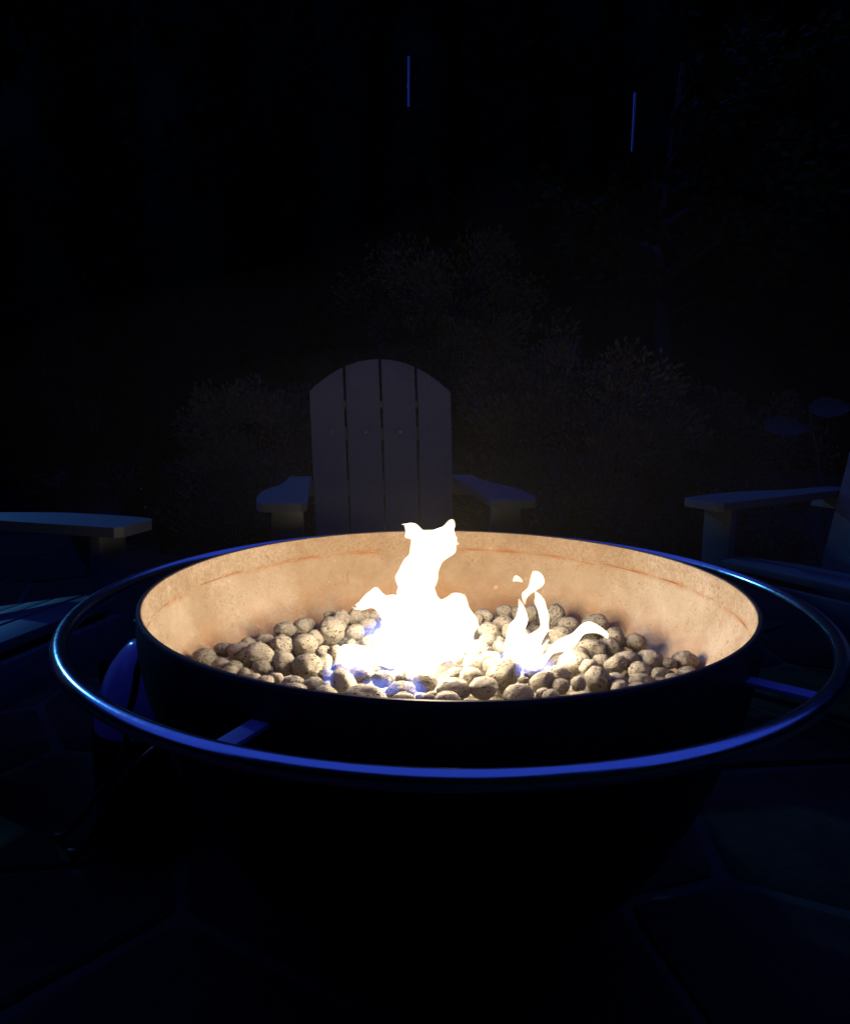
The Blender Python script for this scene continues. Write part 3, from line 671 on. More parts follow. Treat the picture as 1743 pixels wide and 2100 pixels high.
# ------------------------------------------------------------------ pumice stones
STONES = [(-0.397,-0.008,0.442,0.02,0.0172,0.0182,0),(-0.378,0.04,0.442,0.017,0.0128,0.0144,0),(-0.35,0.03,0.442,0.0177,0.016,0.0165,0),(-0.362,-0.03,0.442,0.0145,0.0107,0.0122,0),(-0.334,-0.068,0.442,0.0163,0.0121,0.0138,0),(-0.337,-0.042,0.442,0.0143,0.0106,0.0121,0),(-0.313,-0.068,0.442,0.0093,0.0085,0.0087,0),(-0.315,0.016,0.442,0.0287,0.0208,0.024,10),(-0.344,0.066,0.442,0.0156,0.0116,0.0132,0),(-0.32,0.089,0.442,0.0168,0.0124,0.0141,0),(-0.284,0.062,0.442,0.0199,0.0199,0.0195,-35),(-0.298,0.149,0.442,0.0203,0.0148,0.017,0),(-0.265,0.17,0.442,0.0221,0.0172,0.0191,-8),(-0.245,0.069,0.442,0.0234,0.0191,0.0207,0),(-0.292,-0.043,0.442,0.0151,0.0111,0.0127,0),(-0.294,-0.09,0.442,0.0137,0.0101,0.0116,0),(-0.272,-0.101,0.442,0.0136,0.0101,0.0115,0),(-0.263,-0.127,0.442,0.0162,0.012,0.0137,0),(-0.261,-0.023,0.442,0.0185,0.0218,0.0197,15),(-0.219,-0.039,0.444,0.0247,0.0207,0.0222,0),(-0.196,-0.015,0.44,0.0129,0.0161,0.0141,0),(-0.235,0.104,0.442,0.0169,0.0151,0.0157,0),(-0.21,0.147,0.442,0.0276,0.0248,0.0256,15),(-0.229,0.242,0.442,0.0118,0.0087,0.0099,0),(-0.203,0.218,0.442,0.0165,0.0184,0.0171,0),(-0.176,0.233,0.442,0.0156,0.0185,0.0167,0),(-0.159,0.249,0.442,0.0089,0.0089,0.0087,0),(-0.14,0.254,0.442,0.0129,0.0095,0.0108,0),(-0.165,0.137,0.442,0.0173,0.0155,0.0161,0),(-0.147,0.191,0.442,0.0152,0.0114,0.0129,0),(-0.207,0.033,0.441,0.0126,0.0126,0.0124,0),(-0.184,0.029,0.443,0.0126,0.0135,0.0128,0),(-0.124,0.071,0.442,0.026,0.0192,0.0219,0),(-0.227,-0.109,0.442,0.0179,0.0133,0.0151,0),(-0.219,-0.14,0.442,0.0189,0.014,0.0159,0),(-0.195,-0.113,0.442,0.0186,0.0138,0.0157,0),(-0.174,-0.147,0.442,0.0188,0.0139,0.0158,0),(-0.26,-0.085,0.442,0.0122,0.0092,0.0104,0),(-0.186,-0.067,0.442,0.0124,0.0093,0.0105,0),(-0.153,-0.105,0.442,0.0247,0.0183,0.0208,-58),(-0.116,-0.159,0.442,0.0306,0.0226,0.0258,-8),(-0.127,-0.068,0.442,0.0147,0.0139,0.014,0),(-0.095,-0.083,0.442,0.0175,0.013,0.0148,0),(-0.063,-0.075,0.442,0.0138,0.0107,0.0119,0),(-0.064,-0.131,0.442,0.0219,0.0162,0.0185,0),(-0.059,-0.162,0.442,0.0184,0.0136,0.0155,0),(-0.03,-0.092,0.442,0.0196,0.0166,0.0177,0),(-0.023,-0.16,0.445,0.01,0.0079,0.0087,0),(0.001,-0.145,0.438,0.0143,0.0105,0.012,0),(-0.164,0.078,0.442,0.0105,0.0087,0.0094,0),(-0.101,0.03,0.442,0.0151,0.0134,0.014,0),(-0.089,0.091,0.442,0.0176,0.0158,0.0164,0),(-0.047,0.014,0.442,0.0165,0.0149,0.0154,0),(0.076,0.254,0.442,0.0193,0.0143,0.0163,0),(0.118,0.289,0.442,0.0173,0.0132,0.0148,0),(0.143,0.279,0.442,0.0098,0.0131,0.0111,0),(0.171,0.27,0.442,0.0146,0.0178,0.0158,0),(0.219,0.266,0.442,0.0194,0.0226,0.0205,30),(0.11,0.204,0.442,0.0202,0.0147,0.0169,0),(0.08,0.168,0.442,0.0182,0.0151,0.0162,0),(0.076,0.108,0.442,0.0159,0.0116,0.0133,0),(0.054,0.057,0.442,0.0209,0.0167,0.0183,0),(0.117,0.16,0.442,0.012,0.0135,0.0125,0),(0.097,0.112,0.442,0.0087,0.0064,0.0073,0),(0.094,0.075,0.442,0.012,0.012,0.0117,0),(0.074,0.016,0.442,0.0175,0.013,0.0148,0),(0.046,-0.009,0.442,0.0172,0.0158,0.0162,0),(0.022,0.016,0.442,0.0121,0.0108,0.0112,0),(0.074,-0.016,0.442,0.0157,0.0116,0.0133,0),(0.041,-0.064,0.442,0.0189,0.0139,0.0159,0),(0.016,-0.051,0.442,0.0115,0.0085,0.0097,0),(0.092,-0.048,0.442,0.0306,0.0227,0.0258,32),(0.058,-0.111,0.442,0.0217,0.0169,0.0188,0),(0.013,-0.117,0.442,0.024,0.0178,0.0203,0),(0.109,-0.134,0.442,0.023,0.017,0.0194,5),(0.149,-0.084,0.442,0.0216,0.016,0.0182,25),(0.14,-0.049,0.442,0.0166,0.0122,0.014,0),(0.18,-0.055,0.442,0.0209,0.0164,0.0182,-20),(0.21,0.006,0.44,0.0265,0.0196,0.0223,18),(0.251,0.068,0.442,0.0251,0.0186,0.0212,-5),(0.287,0.084,0.442,0.0155,0.0184,0.0166,40),(0.304,0.117,0.445,0.0161,0.0205,0.0178,40),(0.285,0.211,0.442,0.0264,0.0195,0.0223,5),(0.235,0.206,0.442,0.0201,0.0149,0.017,0),(0.209,0.137,0.442,0.0206,0.0177,0.0187,0),(0.177,0.071,0.442,0.0112,0.0084,0.0095,0),(0.257,0.014,0.442,0.0141,0.0104,0.0118,0),(0.23,-0.02,0.444,0.015,0.0124,0.0134,15),(0.234,-0.076,0.442,0.023,0.0198,0.0209,-65),(0.202,-0.09,0.442,0.0116,0.0123,0.0117,0),(0.174,-0.1,0.442,0.0134,0.0115,0.0122,0),(0.145,-0.126,0.441,0.0125,0.0092,0.0105,0),(0.155,-0.145,0.443,0.0152,0.0113,0.0128,-25),(0.193,-0.153,0.442,0.0208,0.0154,0.0176,8),(0.276,-0.006,0.442,0.0197,0.0145,0.0166,25),(0.265,-0.073,0.441,0.0149,0.011,0.0125,0),(0.259,-0.115,0.447,0.0133,0.0109,0.0118,0),(0.005,-0.168,0.446,0.0191,0.0141,0.0161,-5),(-0.02,-0.144,0.439,0.0128,0.0095,0.0108,20),(-0.036,-0.151,0.442,0.007,0.007,0.0069,0),(0.035,-0.168,0.442,0.0115,0.0085,0.0097,0),(0.069,-0.177,0.442,0.0136,0.0101,0.0115,0),(0.122,-0.17,0.442,0.0137,0.0101,0.0115,0),(0.12,-0.078,0.442,0.0087,0.0064,0.0073,0),(0.066,0.233,0.442,0.0079,0.0095,0.0085,0),(0.156,0.038,0.442,0.0123,0.0109,0.0114,0),(0.144,0.138,0.442,0.0133,0.0118,0.0123,0),(0.119,0.021,0.442,0.0148,0.0108,0.0124,0),(-0.011,0.015,0.442,0.0148,0.0121,0.0131,0),(-0.055,0.094,0.442,0.0172,0.0144,0.0154,0),(0.011,0.097,0.442,0.0158,0.0129,0.014,0),(-0.013,0.198,0.442,0.0186,0.0155,0.0166,0),(-0.069,0.206,0.442,0.0171,0.014,0.0152,0),(-0.115,0.127,0.442,0.0162,0.0133,0.0144,0),(0.033,0.19,0.442,0.0169,0.0138,0.015,0),(0.337,0.113,0.442,0.0202,0.0156,0.0174,0),(0.311,0.146,0.439,0.0152,0.0175,0.016,0),(0.3,0.015,0.442,0.0213,0.0158,0.018,0),(0.339,0.017,0.442,0.0224,0.0166,0.0189,0),(0.395,0.019,0.442,0.023,0.0166,0.0192,0),(0.31,-0.031,0.442,0.0195,0.0144,0.0164,0),(0.337,-0.043,0.442,0.0152,0.0113,0.0128,0),(0.352,-0.064,0.442,0.0139,0.0103,0.0117,0),(0.381,-0.042,0.442,0.0166,0.0123,0.014,0),(0.298,-0.082,0.442,0.0206,0.0152,0.0174,0),(0.262,-0.096,0.442,0.0146,0.0107,0.0122,0),(0.286,-0.108,0.442,0.0153,0.0113,0.0129,0),(0.329,-0.075,0.442,0.0108,0.008,0.0091,0),(0.266,-0.053,0.438,0.0124,0.0092,0.0104,0),(0.365,0.006,0.442,0.0127,0.0094,0.0107,0),(0.225,0.045,0.442,0.0175,0.0131,0.0148,0),(0.268,-0.1,0.393,0.0327,0.0267,0.0297,35),(-0.192,-0.153,0.394,0.0304,0.0249,0.0276,57),(0.204,-0.213,0.433,0.0317,0.0259,0.0288,45),(-0.322,0.15,0.396,0.0328,0.0268,0.0298,5),(-0.281,0.004,0.404,0.0264,0.0216,0.024,-13),(-0.111,0.153,0.4,0.0267,0.0218,0.0243,-56),(-0.328,0.017,0.395,0.0261,0.0213,0.0237,-50),(0.185,-0.164,0.393,0.0296,0.0242,0.0269,-11),(-0.168,0.166,0.397,0.0326,0.0267,0.0297,26),(-0.127,0.336,0.397,0.0212,0.0174,0.0193,19),(0.302,0.145,0.4,0.0268,0.0219,0.0243,-6),(-0.163,0.274,0.399,0.0273,0.0223,0.0248,50),(0.175,0.074,0.397,0.0207,0.017,0.0189,39),(-0.133,0.016,0.398,0.0286,0.0234,0.026,-32),(0.127,0.085,0.396,0.029,0.0237,0.0263,33),(0.009,-0.286,0.436,0.0248,0.0203,0.0226,26),(0.087,0.195,0.397,0.0237,0.0194,0.0215,-13),(0.301,-0.199,0.4,0.0306,0.0251,0.0279,36),(-0.195,0.224,0.396,0.031,0.0254,0.0282,-46),(0.119,-0.206,0.436,0.0282,0.023,0.0256,-24),(-0.27,0.218,0.403,0.0249,0.0204,0.0226,-10),(0.036,-0.244,0.428,0.0302,0.0247,0.0274,9),(0.297,-0.151,0.4,0.0241,0.0197,0.0219,6),(-0.104,0.22,0.398,0.0235,0.0192,0.0214,-52),(0.319,-0.061,0.4,0.0209,0.0171,0.019,-16),(0.327,0.041,0.398,0.033,0.027,0.03,-23),(0.051,-0.023,0.394,0.0325,0.0266,0.0296,27),(0.117,-0.185,0.394,0.025,0.0204,0.0227,-17),(0.24,-0.152,0.4,0.0319,0.0261,0.029,17),(0.23,0.275,0.398,0.0237,0.0194,0.0215,-15),(-0.112,0.269,0.403,0.0322,0.0264,0.0293,-57),(-0.001,0.202,0.4,0.0231,0.0189,0.021,-44),(0.115,0.316,0.402,0.024,0.0197,0.0218,-55),(0.19,0.307,0.395,0.022,0.018,0.02,-27),(0.258,-0.008,0.399,0.0283,0.0231,0.0257,-37),(-0.372,0.074,0.397,0.0203,0.0166,0.0184,59),(0.175,-0.278,0.428,0.0231,0.0189,0.021,48),(-0.323,-0.13,0.397,0.0324,0.0265,0.0295,-32),(-0.369,-0.02,0.401,0.0245,0.0201,0.0223,-5),(-0.069,0.301,0.398,0.0295,0.0241,0.0268,9),(0.143,-0.084,0.392,0.0319,0.0261,0.029,33),(-0.243,0.101,0.398,0.0265,0.0217,0.0241,-31),(0.19,0.265,0.4,0.021,0.0172,0.0191,-36),(0.023,0.318,0.403,0.0219,0.018,0.02,-43),(0.003,0.023,0.395,0.0281,0.023,0.0255,57),(-0.04,-0.05,0.396,0.0248,0.0203,0.0225,-28),(-0.154,-0.09,0.404,0.0284,0.0232,0.0258,-56),(0.154,0.195,0.401,0.0243,0.0199,0.0221,-9),(0.033,-0.078,0.396,0.0225,0.0184,0.0205,-58),(0.005,0.356,0.395,0.0239,0.0196,0.0217,-32),(-0.254,-0.135,0.397,0.0312,0.0255,0.0284,-22),(-0.165,-0.215,0.438,0.0287,0.0235,0.0261,-1),(-0.098,-0.291,0.432,0.0287,0.0235,0.0261,-13),(0.131,-0.29,0.433,0.0297,0.0243,0.027,-15),(-0.222,-0.074,0.4,0.0208,0.017,0.0189,-8),(-0.305,-0.178,0.396,0.0248,0.0203,0.0225,-26),(0.074,-0.278,0.436,0.0209,0.0171,0.019,-45),(-0.109,-0.22,0.433,0.021,0.0172,0.0191,14),(-0.298,-0.07,0.398,0.0286,0.0234,0.026,-22),(-0.058,0.191,0.392,0.022,0.018,0.02,36),(0.257,0.199,0.395,0.0214,0.0175,0.0195,-37),(0.026,-0.131,0.396,0.0266,0.0218,0.0242,-4),(0.349,-0.02,0.404,0.0236,0.0193,0.0214,50),(-0.104,-0.119,0.402,0.0236,0.0193,0.0214,7),(0.209,0.105,0.398,0.0224,0.0183,0.0204,0),(0.077,0.126,0.399,0.021,0.0172,0.0191,59),(-0.145,-0.045,0.4,0.0238,0.0195,0.0216,8),(-0.018,-0.114,0.397,0.0265,0.0217,0.0241,-28),(-0.068,-0.146,0.401,0.028,0.0229,0.0254,-6),(-0.267,0.053,0.395,0.0213,0.0174,0.0194,-49),(0.187,-0.033,0.394,0.0246,0.0201,0.0223,-18),(0.092,-0.141,0.396,0.025,0.0204,0.0227,55),(0.07,0.29,0.403,0.0246,0.0201,0.0223,-48),(-0.327,0.088,0.402,0.0202,0.0165,0.0183,49),(0.235,-0.054,0.403,0.0276,0.0226,0.0251,-60),(-0.181,0.001,0.397,0.02,0.0163,0.0182,-9),(0.052,-0.194,0.398,0.0268,0.0219,0.0244,-45),(-0.275,-0.21,0.438,0.0307,0.0251,0.0279,-16),(-0.065,0.366,0.4,0.0247,0.0202,0.0225,-44),(-0.22,0.284,0.404,0.0298,0.0244,0.0271,50),(0.078,0.339,0.402,0.0251,0.0206,0.0229,51),(0.249,0.146,0.396,0.0225,0.0184,0.0205,51),(-0.016,0.133,0.4,0.0279,0.0228,0.0253,-43),(0.123,0.012,0.392,0.0307,0.0251,0.0279,52),(0.345,0.121,0.399,0.0271,0.0221,0.0246,39),(0.167,0.143,0.397,0.0223,0.0182,0.0202,-34),(0.03,0.245,0.397,0.026,0.0212,0.0236,-43),(0.361,-0.064,0.4,0.0214,0.0175,0.0195,9),(-0.217,-0.218,0.428,0.0211,0.0173,0.0192,-25),(-0.218,-0.019,0.401,0.0199,0.0163,0.0181,-48),(-0.175,0.067,0.4,0.0214,0.0175,0.0194,-45),(-0.201,0.115,0.395,0.0234,0.0192,0.0213,-4),(0.278,0.08,0.401,0.0276,0.0226,0.0251,36),(-0.01,-0.212,0.433,0.0256,0.0209,0.0233,-4),(-0.074,0.013,0.397,0.0263,0.0216,0.024,-30),(-0.156,-0.266,0.439,0.0224,0.0183,0.0204,49),(0.082,0.07,0.394,0.0239,0.0195,0.0217,-52),(0.243,-0.266,0.43,0.0256,0.021,0.0233,-56),(0.217,0.005,0.396,0.0213,0.0174,0.0193,22),(-0.023,0.061,0.395,0.0228,0.0187,0.0207,-43),(-0.055,-0.285,0.429,0.0203,0.0166,0.0184,-34),(0.245,0.044,0.395,0.0276,0.0226,0.0251,37),(0.098,-0.027,0.403,0.0229,0.0187,0.0208,7),(0.206,0.211,0.394,0.0265,0.0217,0.0241,17),(0.037,0.114,0.394,0.0275,0.0225,0.025,1),(-0.094,-0.184,0.401,0.0241,0.0197,0.0219,-21),(-0.084,0.122,0.402,0.0203,0.0166,0.0185,27),(-0.35,-0.072,0.394,0.0272,0.0223,0.0247,-12),(-0.178,0.316,0.403,0.0228,0.0187,0.0207,-51),(-0.144,0.114,0.393,0.0201,0.0165,0.0183,-5),(-0.138,-0.159,0.393,0.0214,0.0175,0.0194,30),(-0.079,0.077,0.402,0.0318,0.026,0.0289,-48),(-0.377,0.028,0.398,0.0225,0.0184,0.0205,14),(-0.243,-0.187,0.4,0.0253,0.0207,0.023,35),(0.366,0.085,0.401,0.0202,0.0165,0.0184,44),(0.044,0.189,0.399,0.0208,0.017,0.0189,-16),(0.366,-0.101,0.393,0.0203,0.0166,0.0185,18),(-0.019,-0.17,0.404,0.0207,0.017,0.0188,46),(-0.226,0.168,0.398,0.0258,0.0211,0.0234,-6),(-0.063,-0.091,0.401,0.025,0.0205,0.0227,24),(-0.228,0.036,0.403,0.0257,0.021,0.0234,4),(0.102,0.255,0.398,0.0249,0.0204,0.0226,-5),(-0.063,0.243,0.399,0.0249,0.0204,0.0227,1),(0.047,0.044,0.4,0.0247,0.0202,0.0225,33),(-0.053,-0.198,0.394,0.0263,0.0215,0.0239,54),(-0.088,-0.043,0.392,0.0224,0.0183,0.0203,-34),(-0.208,-0.29,0.438,0.0224,0.0183,0.0204,30),(0.187,-0.097,0.401,0.0205,0.0168,0.0187,29),(0.113,0.155,0.403,0.0274,0.0225,0.025,-44),(-0.33,-0.028,0.4,0.0211,0.0173,0.0192,-2),(0.305,0.188,0.399,0.0233,0.0191,0.0212,-56),(0.152,0.348,0.396,0.0218,0.0178,0.0198,-60),(-0.253,-0.255,0.437,0.026,0.0212,0.0236,-31),(0.099,-0.069,0.393,0.0201,0.0164,0.0182,36),(0.208,0.17,0.399,0.0199,0.0163,0.0181,-16),(0.336,-0.136,0.394,0.0222,0.0182,0.0202,52),(0.149,0.251,0.396,0.026,0.0213,0.0237,42),(0.274,0.245,0.4,0.0313,0.0256,0.0284,20),(-0.144,-0.198,0.403,0.0209,0.0171,0.019,5),(0.259,-0.204,0.434,0.0323,0.0264,0.0294,28),(0.003,0.278,0.403,0.0208,0.017,0.0189,-23),(-0.028,0.339,0.401,0.0204,0.0167,0.0186,21),(-0.133,0.077,0.393,0.0215,0.0176,0.0195,11),(0.303,-0.227,0.434,0.0201,0.0165,0.0183,-38),(-0.066,-0.247,0.436,0.0215,0.0176,0.0195,-11),(-0.017,-0.254,0.431,0.0203,0.0166,0.0184,44),(-0.293,0.099,0.398,0.0213,0.0175,0.0194,55),(-0.017,0.242,0.395,0.0202,0.0165,0.0184,-18),(0.14,-0.246,0.429,0.0198,0.0162,0.018,53),(-0.185,-0.046,0.403,0.0222,0.0181,0.0201,16),(-0.141,0.205,0.397,0.0216,0.0177,0.0197,-38),(0.002,-0.036,0.395,0.0251,0.0205,0.0228,5),(-0.259,-0.037,0.4,0.0226,0.0185,0.0205,-59),(0.31,-0.016,0.393,0.0204,0.0167,0.0186,49),(0.183,0.035,0.404,0.0209,0.0171,0.019,-41),(-0.259,0.142,0.402,0.0214,0.0175,0.0195,-47),(0.15,0.292,0.397,0.0211,0.0173,0.0192,-10),(0.375,0.031,0.401,0.0209,0.0171,0.019,-41)]
def stone_mesh(seed):
    rs = random.Random(seed)
    bm = bmesh.new()
    bmesh.ops.create_icosphere(bm, subdivisions=4, radius=1)
    off = Vector((seed * 3.7, seed * 1.3, seed * 5.1))
    egg = rs.uniform(-.16, .16); flat = rs.uniform(-.10, .10)
    for v_ in bm.verts:
        d = v_.co.normalized()
        f = 1 + .16 * noise.noise(d * 1.1 + off) + .075 * noise.noise(d * 2.3 + off) + .02 * noise.noise(d * 5 + off)
        # pits cut into the surface
        f -= .022 * max(0, noise.noise(d * 9 + off) - .25) * 2 + .012 * max(0, noise.noise(d * 17 + off) - .2)
        v_.co = d * f
        v_.co.x *= 1 + egg * d.y; v_.co.z *= 1 + flat * d.x
    me = bpy.data.meshes.new('stone')
    bm.to_mesh(me); bm.free()
    me.polygons.foreach_set('use_smooth', [True] * len(me.polygons))
    me.materials.append(M_stone)
    return me
SM = [stone_mesh(k) for k in range(14)]
cm = cam.matrix_world.to_3x3()
info = []
for i, (x, y, z, a, b, c, tl) in enumerate(STONES):
    o = bpy.data.objects.new('stone', SM[i % len(SM)])
    COL.objects.link(o)
    Q = cm @ Matrix.Rotation(R(tl), 3, 'Z')
    # vary which mesh side faces out, axis aligned so the scale keeps its meaning
    o.matrix_world = Matrix.Translation((x, y, z)) @ Q.to_4x4() @ Matrix.Diagonal((a, b, c, 1))
    info.append([o, x, y, z, a, b, c])
# labels: row counted from the front rail side, then place in the row, plus size and shape
rows = []
idx = sorted(range(len(info)), key=lambda k: info[k][2])
ordw = lambda n: ['first', 'second', 'third', 'fourth', 'fifth', 'sixth', 'seventh', 'eighth', 'ninth', 'tenth', 'eleventh', 'twelfth', 'thirteenth', 'fourteenth', 'fifteenth', 'sixteenth', 'seventeenth', 'eighteenth', 'nineteenth', 'twentieth'][n] if n < 20 else ('twenty-' + ordw(n - 20) if n < 29 else 'last but %d' % n)
NR = 18
per = math.ceil(len(idx) / NR)
for rno in range(NR):
    chunk = sorted(idx[rno * per:(rno + 1) * per], key=lambda k: info[k][1])
    for pno, k in enumerate(chunk):
        o, x, y, z, a, b, c = info[k]
        size = 'large' if max(a, b) > .026 else ('small' if max(a, b) < .017 else 'medium')
        asp = max(a, b) / min(a, b)
        shape = 'long egg-shaped' if asp > 1.45 else ('oval' if asp > 1.18 else 'round')
        tag(o, '%s %s pitted stone in the bowl, %s from left in %s row from the front' % (size, shape, ordw(pno), ordw(rno)), 'stone', 'pumice stones filling the fire bowl')

# ------------------------------------------------------------------ fire
FLAMES = {'main':[('v',0.01,[(0.4262,-0.0563,-0.0212),(0.4428,-0.0751,0.0028),(0.4566,-0.0913,0.016),(0.476,-0.1006,0.0252),(0.5009,-0.1059,0.0209),(0.5259,-0.0991,0.006),(0.5426,-0.0862,-0.0101),(0.5536,-0.0791,-0.0147),(0.5672,-0.0801,-0.015),(0.5808,-0.0817,-0.0135),(0.5944,-0.0772,-0.0102),(0.608,-0.0671,-0.003),(0.6215,-0.0614,0.0113),(0.6296,-0.0598,0.0162),(0.6376,-0.0582,0.0179),(0.6456,-0.058,0.0163),(0.6531,-0.0606,0.0138),(0.6568,-0.0624,0.0128)]),('v',0.01,[(0.643,-0.0577,-0.0122),(0.6509,-0.0609,-0.0227),(0.6567,-0.0635,-0.0384),(0.6615,-0.0661,-0.0462),(0.6652,-0.0687,-0.0541),(0.6673,-0.0703,-0.0606),(0.6689,-0.0713,-0.0659),(0.6699,-0.0721,-0.0703)]),('v',0.01,[(0.6482,-0.0645,-0.0227),(0.6575,-0.064,-0.0332),(0.6628,-0.064,-0.0416),(0.6668,-0.0632,-0.0484),(0.6695,-0.0614,-0.0536),(0.6708,-0.0593,-0.0562)]),('v',0.01,[(0.6432,-0.0331,0.0163),(0.6513,-0.0292,0.0139),(0.658,-0.0175,0.0125),(0.6634,-0.0102,0.0129),(0.6674,-0.0053,0.0145),(0.6714,-0.0007,0.0144),(0.6744,0.0042,0.0123),(0.6755,0.0074,0.0102)]),('h',0.03,[(-0.1529,0.5223,0.5237),(-0.1482,0.5218,0.529),(-0.1427,0.5213,0.5356),(-0.1359,0.5205,0.5429),(-0.1264,0.5195,0.5497),(-0.1182,0.5177,0.5543),(-0.1088,0.5086,0.553),(-0.098,0.4947,0.5462),(-0.0845,0.4807,0.5425),(-0.0656,0.4754,0.5372)]),('v',-0.02,[(0.4545,-0.0417,0.0132),(0.4709,-0.0392,0.0312),(0.4873,-0.034,0.0453),(0.5036,-0.0315,0.052),(0.5198,-0.029,0.0507),(0.5332,-0.0252,0.0446),(0.5453,-0.0214,0.0374),(0.5536,-0.0008,0.0322),(0.559,0.0074,0.0254),(0.5618,0.0115,0.0192)]),('h',-0.05,[(-0.1759,0.4522,0.4538),(-0.1724,0.4511,0.4635),(-0.1671,0.4512,0.4769),(-0.1593,0.4514,0.4871),(-0.1477,0.4521,0.4889),(-0.1299,0.4518,0.486),(-0.1044,0.448,0.4792),(-0.0789,0.4452,0.4836),(-0.0534,0.4472,0.4946),(-0.0306,0.4591,0.5029),(-0.0154,0.4687,0.4952)]),('v',-0.02,[(0.5429,-0.0033,0.0122),(0.5496,-0.0002,0.008),(0.5536,0.0018,0.0054),(0.5582,0.003,0.0041)]),('v',-0.02,[(0.5419,0.0213,0.0367),(0.55,0.0255,0.0343),(0.5553,0.028,0.0322),(0.5612,0.0293,0.03)]),('h',0.01,[(0.0208,0.6385,0.6396),(0.0182,0.6361,0.6409),(0.014,0.6326,0.6432),(0.0087,0.6277,0.645)]),('h',-0.02,[(0.0556,0.5057,0.5067),(0.0522,0.5024,0.5094),(0.0449,0.4966,0.5128),(0.0358,0.4911,0.5153)]),('h',0.03,[(-0.1573,0.5205,0.5216),(-0.1529,0.5209,0.5234),(-0.1469,0.5209,0.5263),(-0.1387,0.5205,0.5306)]),('v',-0.05,[(0.4388,-0.0469,-0.0354),(0.4494,-0.0508,-0.0201),(0.4654,-0.0508,0.0052),(0.4815,-0.0432,0.0203),(0.4976,-0.0306,0.0302)])],'small':[('v',0.0,[(0.5947,0.1401,0.1448),(0.5914,0.1387,0.1509),(0.5866,0.1365,0.1564),(0.578,0.1333,0.1562),(0.5672,0.1287,0.1471),(0.5564,0.124,0.1381),(0.5469,0.124,0.1316),(0.5415,0.126,0.1296)]),('v',0.0,[(0.5468,0.118,0.1201),(0.5374,0.117,0.1271),(0.5265,0.1143,0.1313),(0.5141,0.1094,0.133),(0.5045,0.1062,0.1338),(0.4907,0.1002,0.1304),(0.4769,0.0963,0.1279),(0.4631,0.0937,0.1388),(0.4493,0.0982,0.1524),(0.4384,0.1117,0.1501)]),('v',0.015,[(0.5601,0.1426,0.1471),(0.5552,0.144,0.153),(0.547,0.1461,0.1585),(0.5361,0.1467,0.1641),(0.5224,0.1497,0.1672),(0.5059,0.1545,0.1688),(0.492,0.149,0.1681),(0.475,0.1309,0.1628),(0.4581,0.1179,0.1593),(0.4412,0.1183,0.1545)]),('h',0.0,[(0.1733,0.497,0.4981),(0.1694,0.4929,0.497),(0.1616,0.484,0.4939),(0.1498,0.4736,0.4929),(0.1367,0.4638,0.494),(0.1237,0.4553,0.4883)]),('h',-0.01,[(0.1687,0.4799,0.4821),(0.1633,0.4754,0.4814),(0.1556,0.4655,0.478),(0.1439,0.4538,0.4743),(0.131,0.4467,0.47)]),('h',-0.01,[(0.2614,0.4916,0.4943),(0.2572,0.4921,0.5024),(0.2492,0.4944,0.5082),(0.2361,0.494,0.5124),(0.2232,0.4911,0.5116),(0.2105,0.4814,0.5069),(0.1979,0.4705,0.4961),(0.1879,0.4621,0.4851),(0.1752,0.4548,0.474),(0.1626,0.4444,0.4628),(0.151,0.4401,0.4566),(0.1393,0.4413,0.4523)]),('h',0.0,[(0.107,0.5798,0.582),(0.1095,0.5772,0.5844),(0.1147,0.5756,0.5853),(0.1199,0.5768,0.5843),(0.1223,0.5795,0.5821)])]}
def loft(name, kind, Y, secs, parent, k, m=None, grow=0):
    P = catmull(secs, 4)
    bm = bmesh.new()
    rings = []
    n = 18
    for i, (t, a, b) in enumerate(P):
        c, hw = (a + b) / 2, max((b - a) / 2, .0006)
        hw *= 1 + .13 * noise.noise(Vector((t * 75, k * 5.1, 2)))
        c += .0028 * noise.noise(Vector((t * 60, k * 3.3, 9))) * min(1, hw / .01)
        hw += grow
        dy = min(hw * .75, .012 + .38 * hw)
        w = Y + .010 * math.sin(i * .35 + k * 1.9)
        ring = []
        for q in range(n):
            an = 2 * math.pi * q / n
            u, d = math.cos(an) * hw, math.sin(an) * dy
            d *= 1 + .25 * noise.noise(Vector((t * 40, u * 40, k * 3.3 + math.sin(an))))
            ring.append(bm.verts.new((c + u, w + d, t) if kind == 'v' else (t, w + d, c + u)))
        rings.append(ring)
    for A, B in zip(rings, rings[1:]):
        for q in range(n): bm.faces.new((A[q], A[(q + 1) % n], B[(q + 1) % n], B[q]))
    bm.faces.new(rings[0][::-1]); bm.faces.new(rings[-1])
    return finish(name, bm, m or M_flame, parent)
fires = {}
for f, lab in (('main', 'tall white-hot flame with two horns in the middle of the bowl'), ('small', 'smaller wispy flame with curling ribbons to the right of the tall one')):
    root = tag(empty('fire', (-.035 if f == 'main' else .128, 0, .45)), lab, 'fire', None)
    fires[f] = root
    for k, (kind, Y, secs) in enumerate(FLAMES[f]):
        wmax = max(q_[2] - q_[1] for q_ in secs)
        o = loft('flame_tongue', kind, Y, secs, root, k, M_ribbon if wmax < .032 or f == 'small' or k in (1, 2, 3, 4) else M_flame)
        o.matrix_parent_inverse = Matrix.Translation(-root.location)
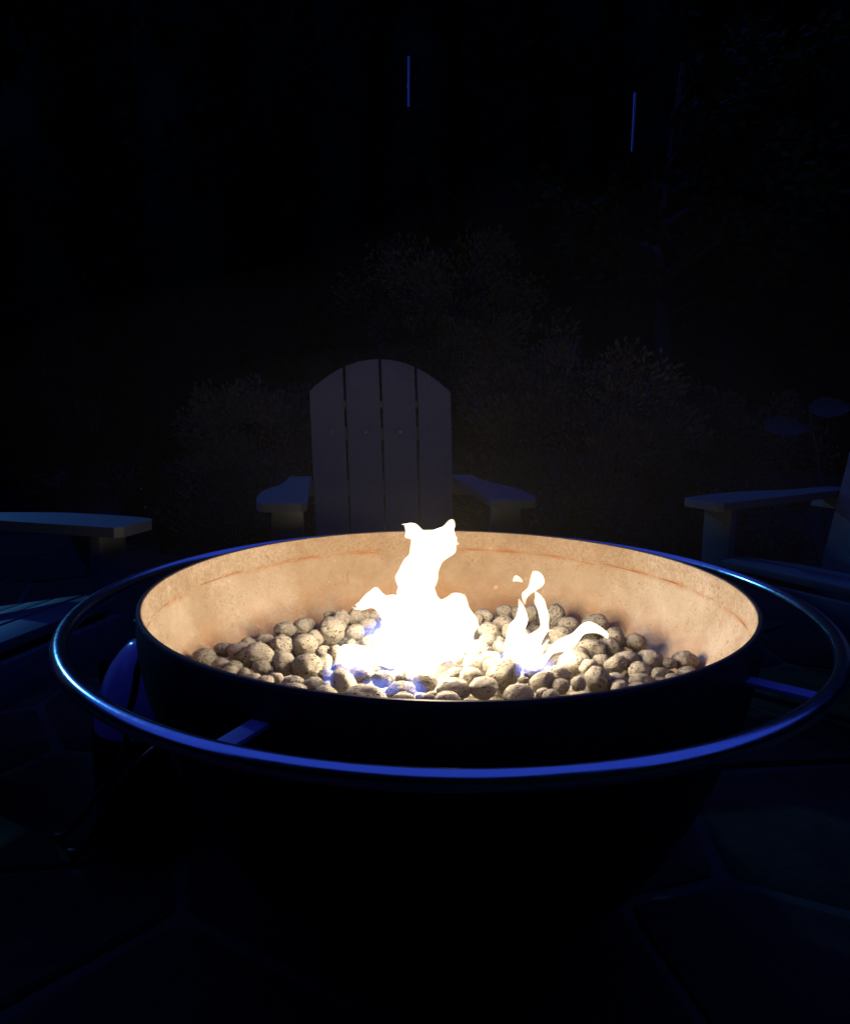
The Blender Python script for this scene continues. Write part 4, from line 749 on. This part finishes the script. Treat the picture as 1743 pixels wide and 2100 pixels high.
def blob(name, c, s, m, parent, seed):
    bm = bmesh.new(); bmesh.ops.create_icosphere(bm, subdivisions=3, radius=1)
    for v_ in bm.verts:
        d = v_.co.normalized(); f = 1 + .25 * noise.noise(d * 1.7 + Vector((seed, seed * 2, 1)))
        v_.co = Vector((d.x * s[0] * f, d.y * s[1] * f, d.z * s[2] * f))
    o = finish(name, bm, m, parent); o.location = Vector(c) - parent.location
    return o
GAS = {'main':[(-0.094,-0.149,0.458,0.030,0.020,0.011),(-0.046,-0.142,0.458,0.012,0.014,0.020),(-0.036,-0.160,0.458,0.010,0.012,0.010),(-0.084,-0.084,0.458,0.022,0.020,0.010),(0.004,-0.019,0.458,0.014,0.016,0.013),(-0.142,-0.076,0.458,0.035,0.020,0.014),(-0.173,-0.114,0.458,0.009,0.012,0.022),(-0.098,0.102,0.458,0.042,0.030,0.026),(-0.030,-0.075,0.458,0.020,0.020,0.012),(-0.129,0.092,0.458,0.022,0.020,0.016)],'small':[(0.092,-0.027,0.458,0.013,0.014,0.012),(0.129,-0.058,0.458,0.026,0.020,0.012),(0.149,-0.053,0.458,0.026,0.020,0.014),(0.118,-0.068,0.458,0.010,0.012,0.012)],}
sd_ = 1
for f in GAS:
    for (x, y, z, a, b, c) in GAS[f]:
        sd_ += 1
        blob('gas_flame', (x, y, z), (a, b, c), M_gas, fires[f], sd_)
blob('flame_bloom', (-.04, .0, .475), (.135, .085, .060), M_bloom, fires['main'], 3)  # added glow over the stones: thin flame and bloom
blob('flame_bloom', (.135, -.01, .462), (.060, .045, .040), M_bloom, fires['small'], 8)

# the light each flame gives off
def flame_light(x, y, z, watt, rad, parent):
    d = bpy.data.lights.new('flame_light', 'POINT')
    d.energy = watt; d.color = (1, .80, .545); d.shadow_soft_size = rad
    o = bpy.data.objects.new('flame_light', d)
    COL.objects.link(o); o.parent = parent
    o.location = Vector((x, y, z)) - parent.location
for x, y, z, wt, rd in ((-.03, .01, .625, 3.6, .022), (-.045, .01, .555, 2.6, .026), (-.035, .0, .50, 2.0, .04), (-.10, -.05, .470, .5, .018), (-.02, -.07, .478, .9, .02)):
    flame_light(x, y, z, wt, rd, fires['main'])
for x, y, z, wt, rd in ((.125, .0, .53, .5, .010), (.12, -.02, .485, .9, .02), (.19, -.015, .487, .4, .010)):
    flame_light(x, y, z, wt, rd, fires['small'])
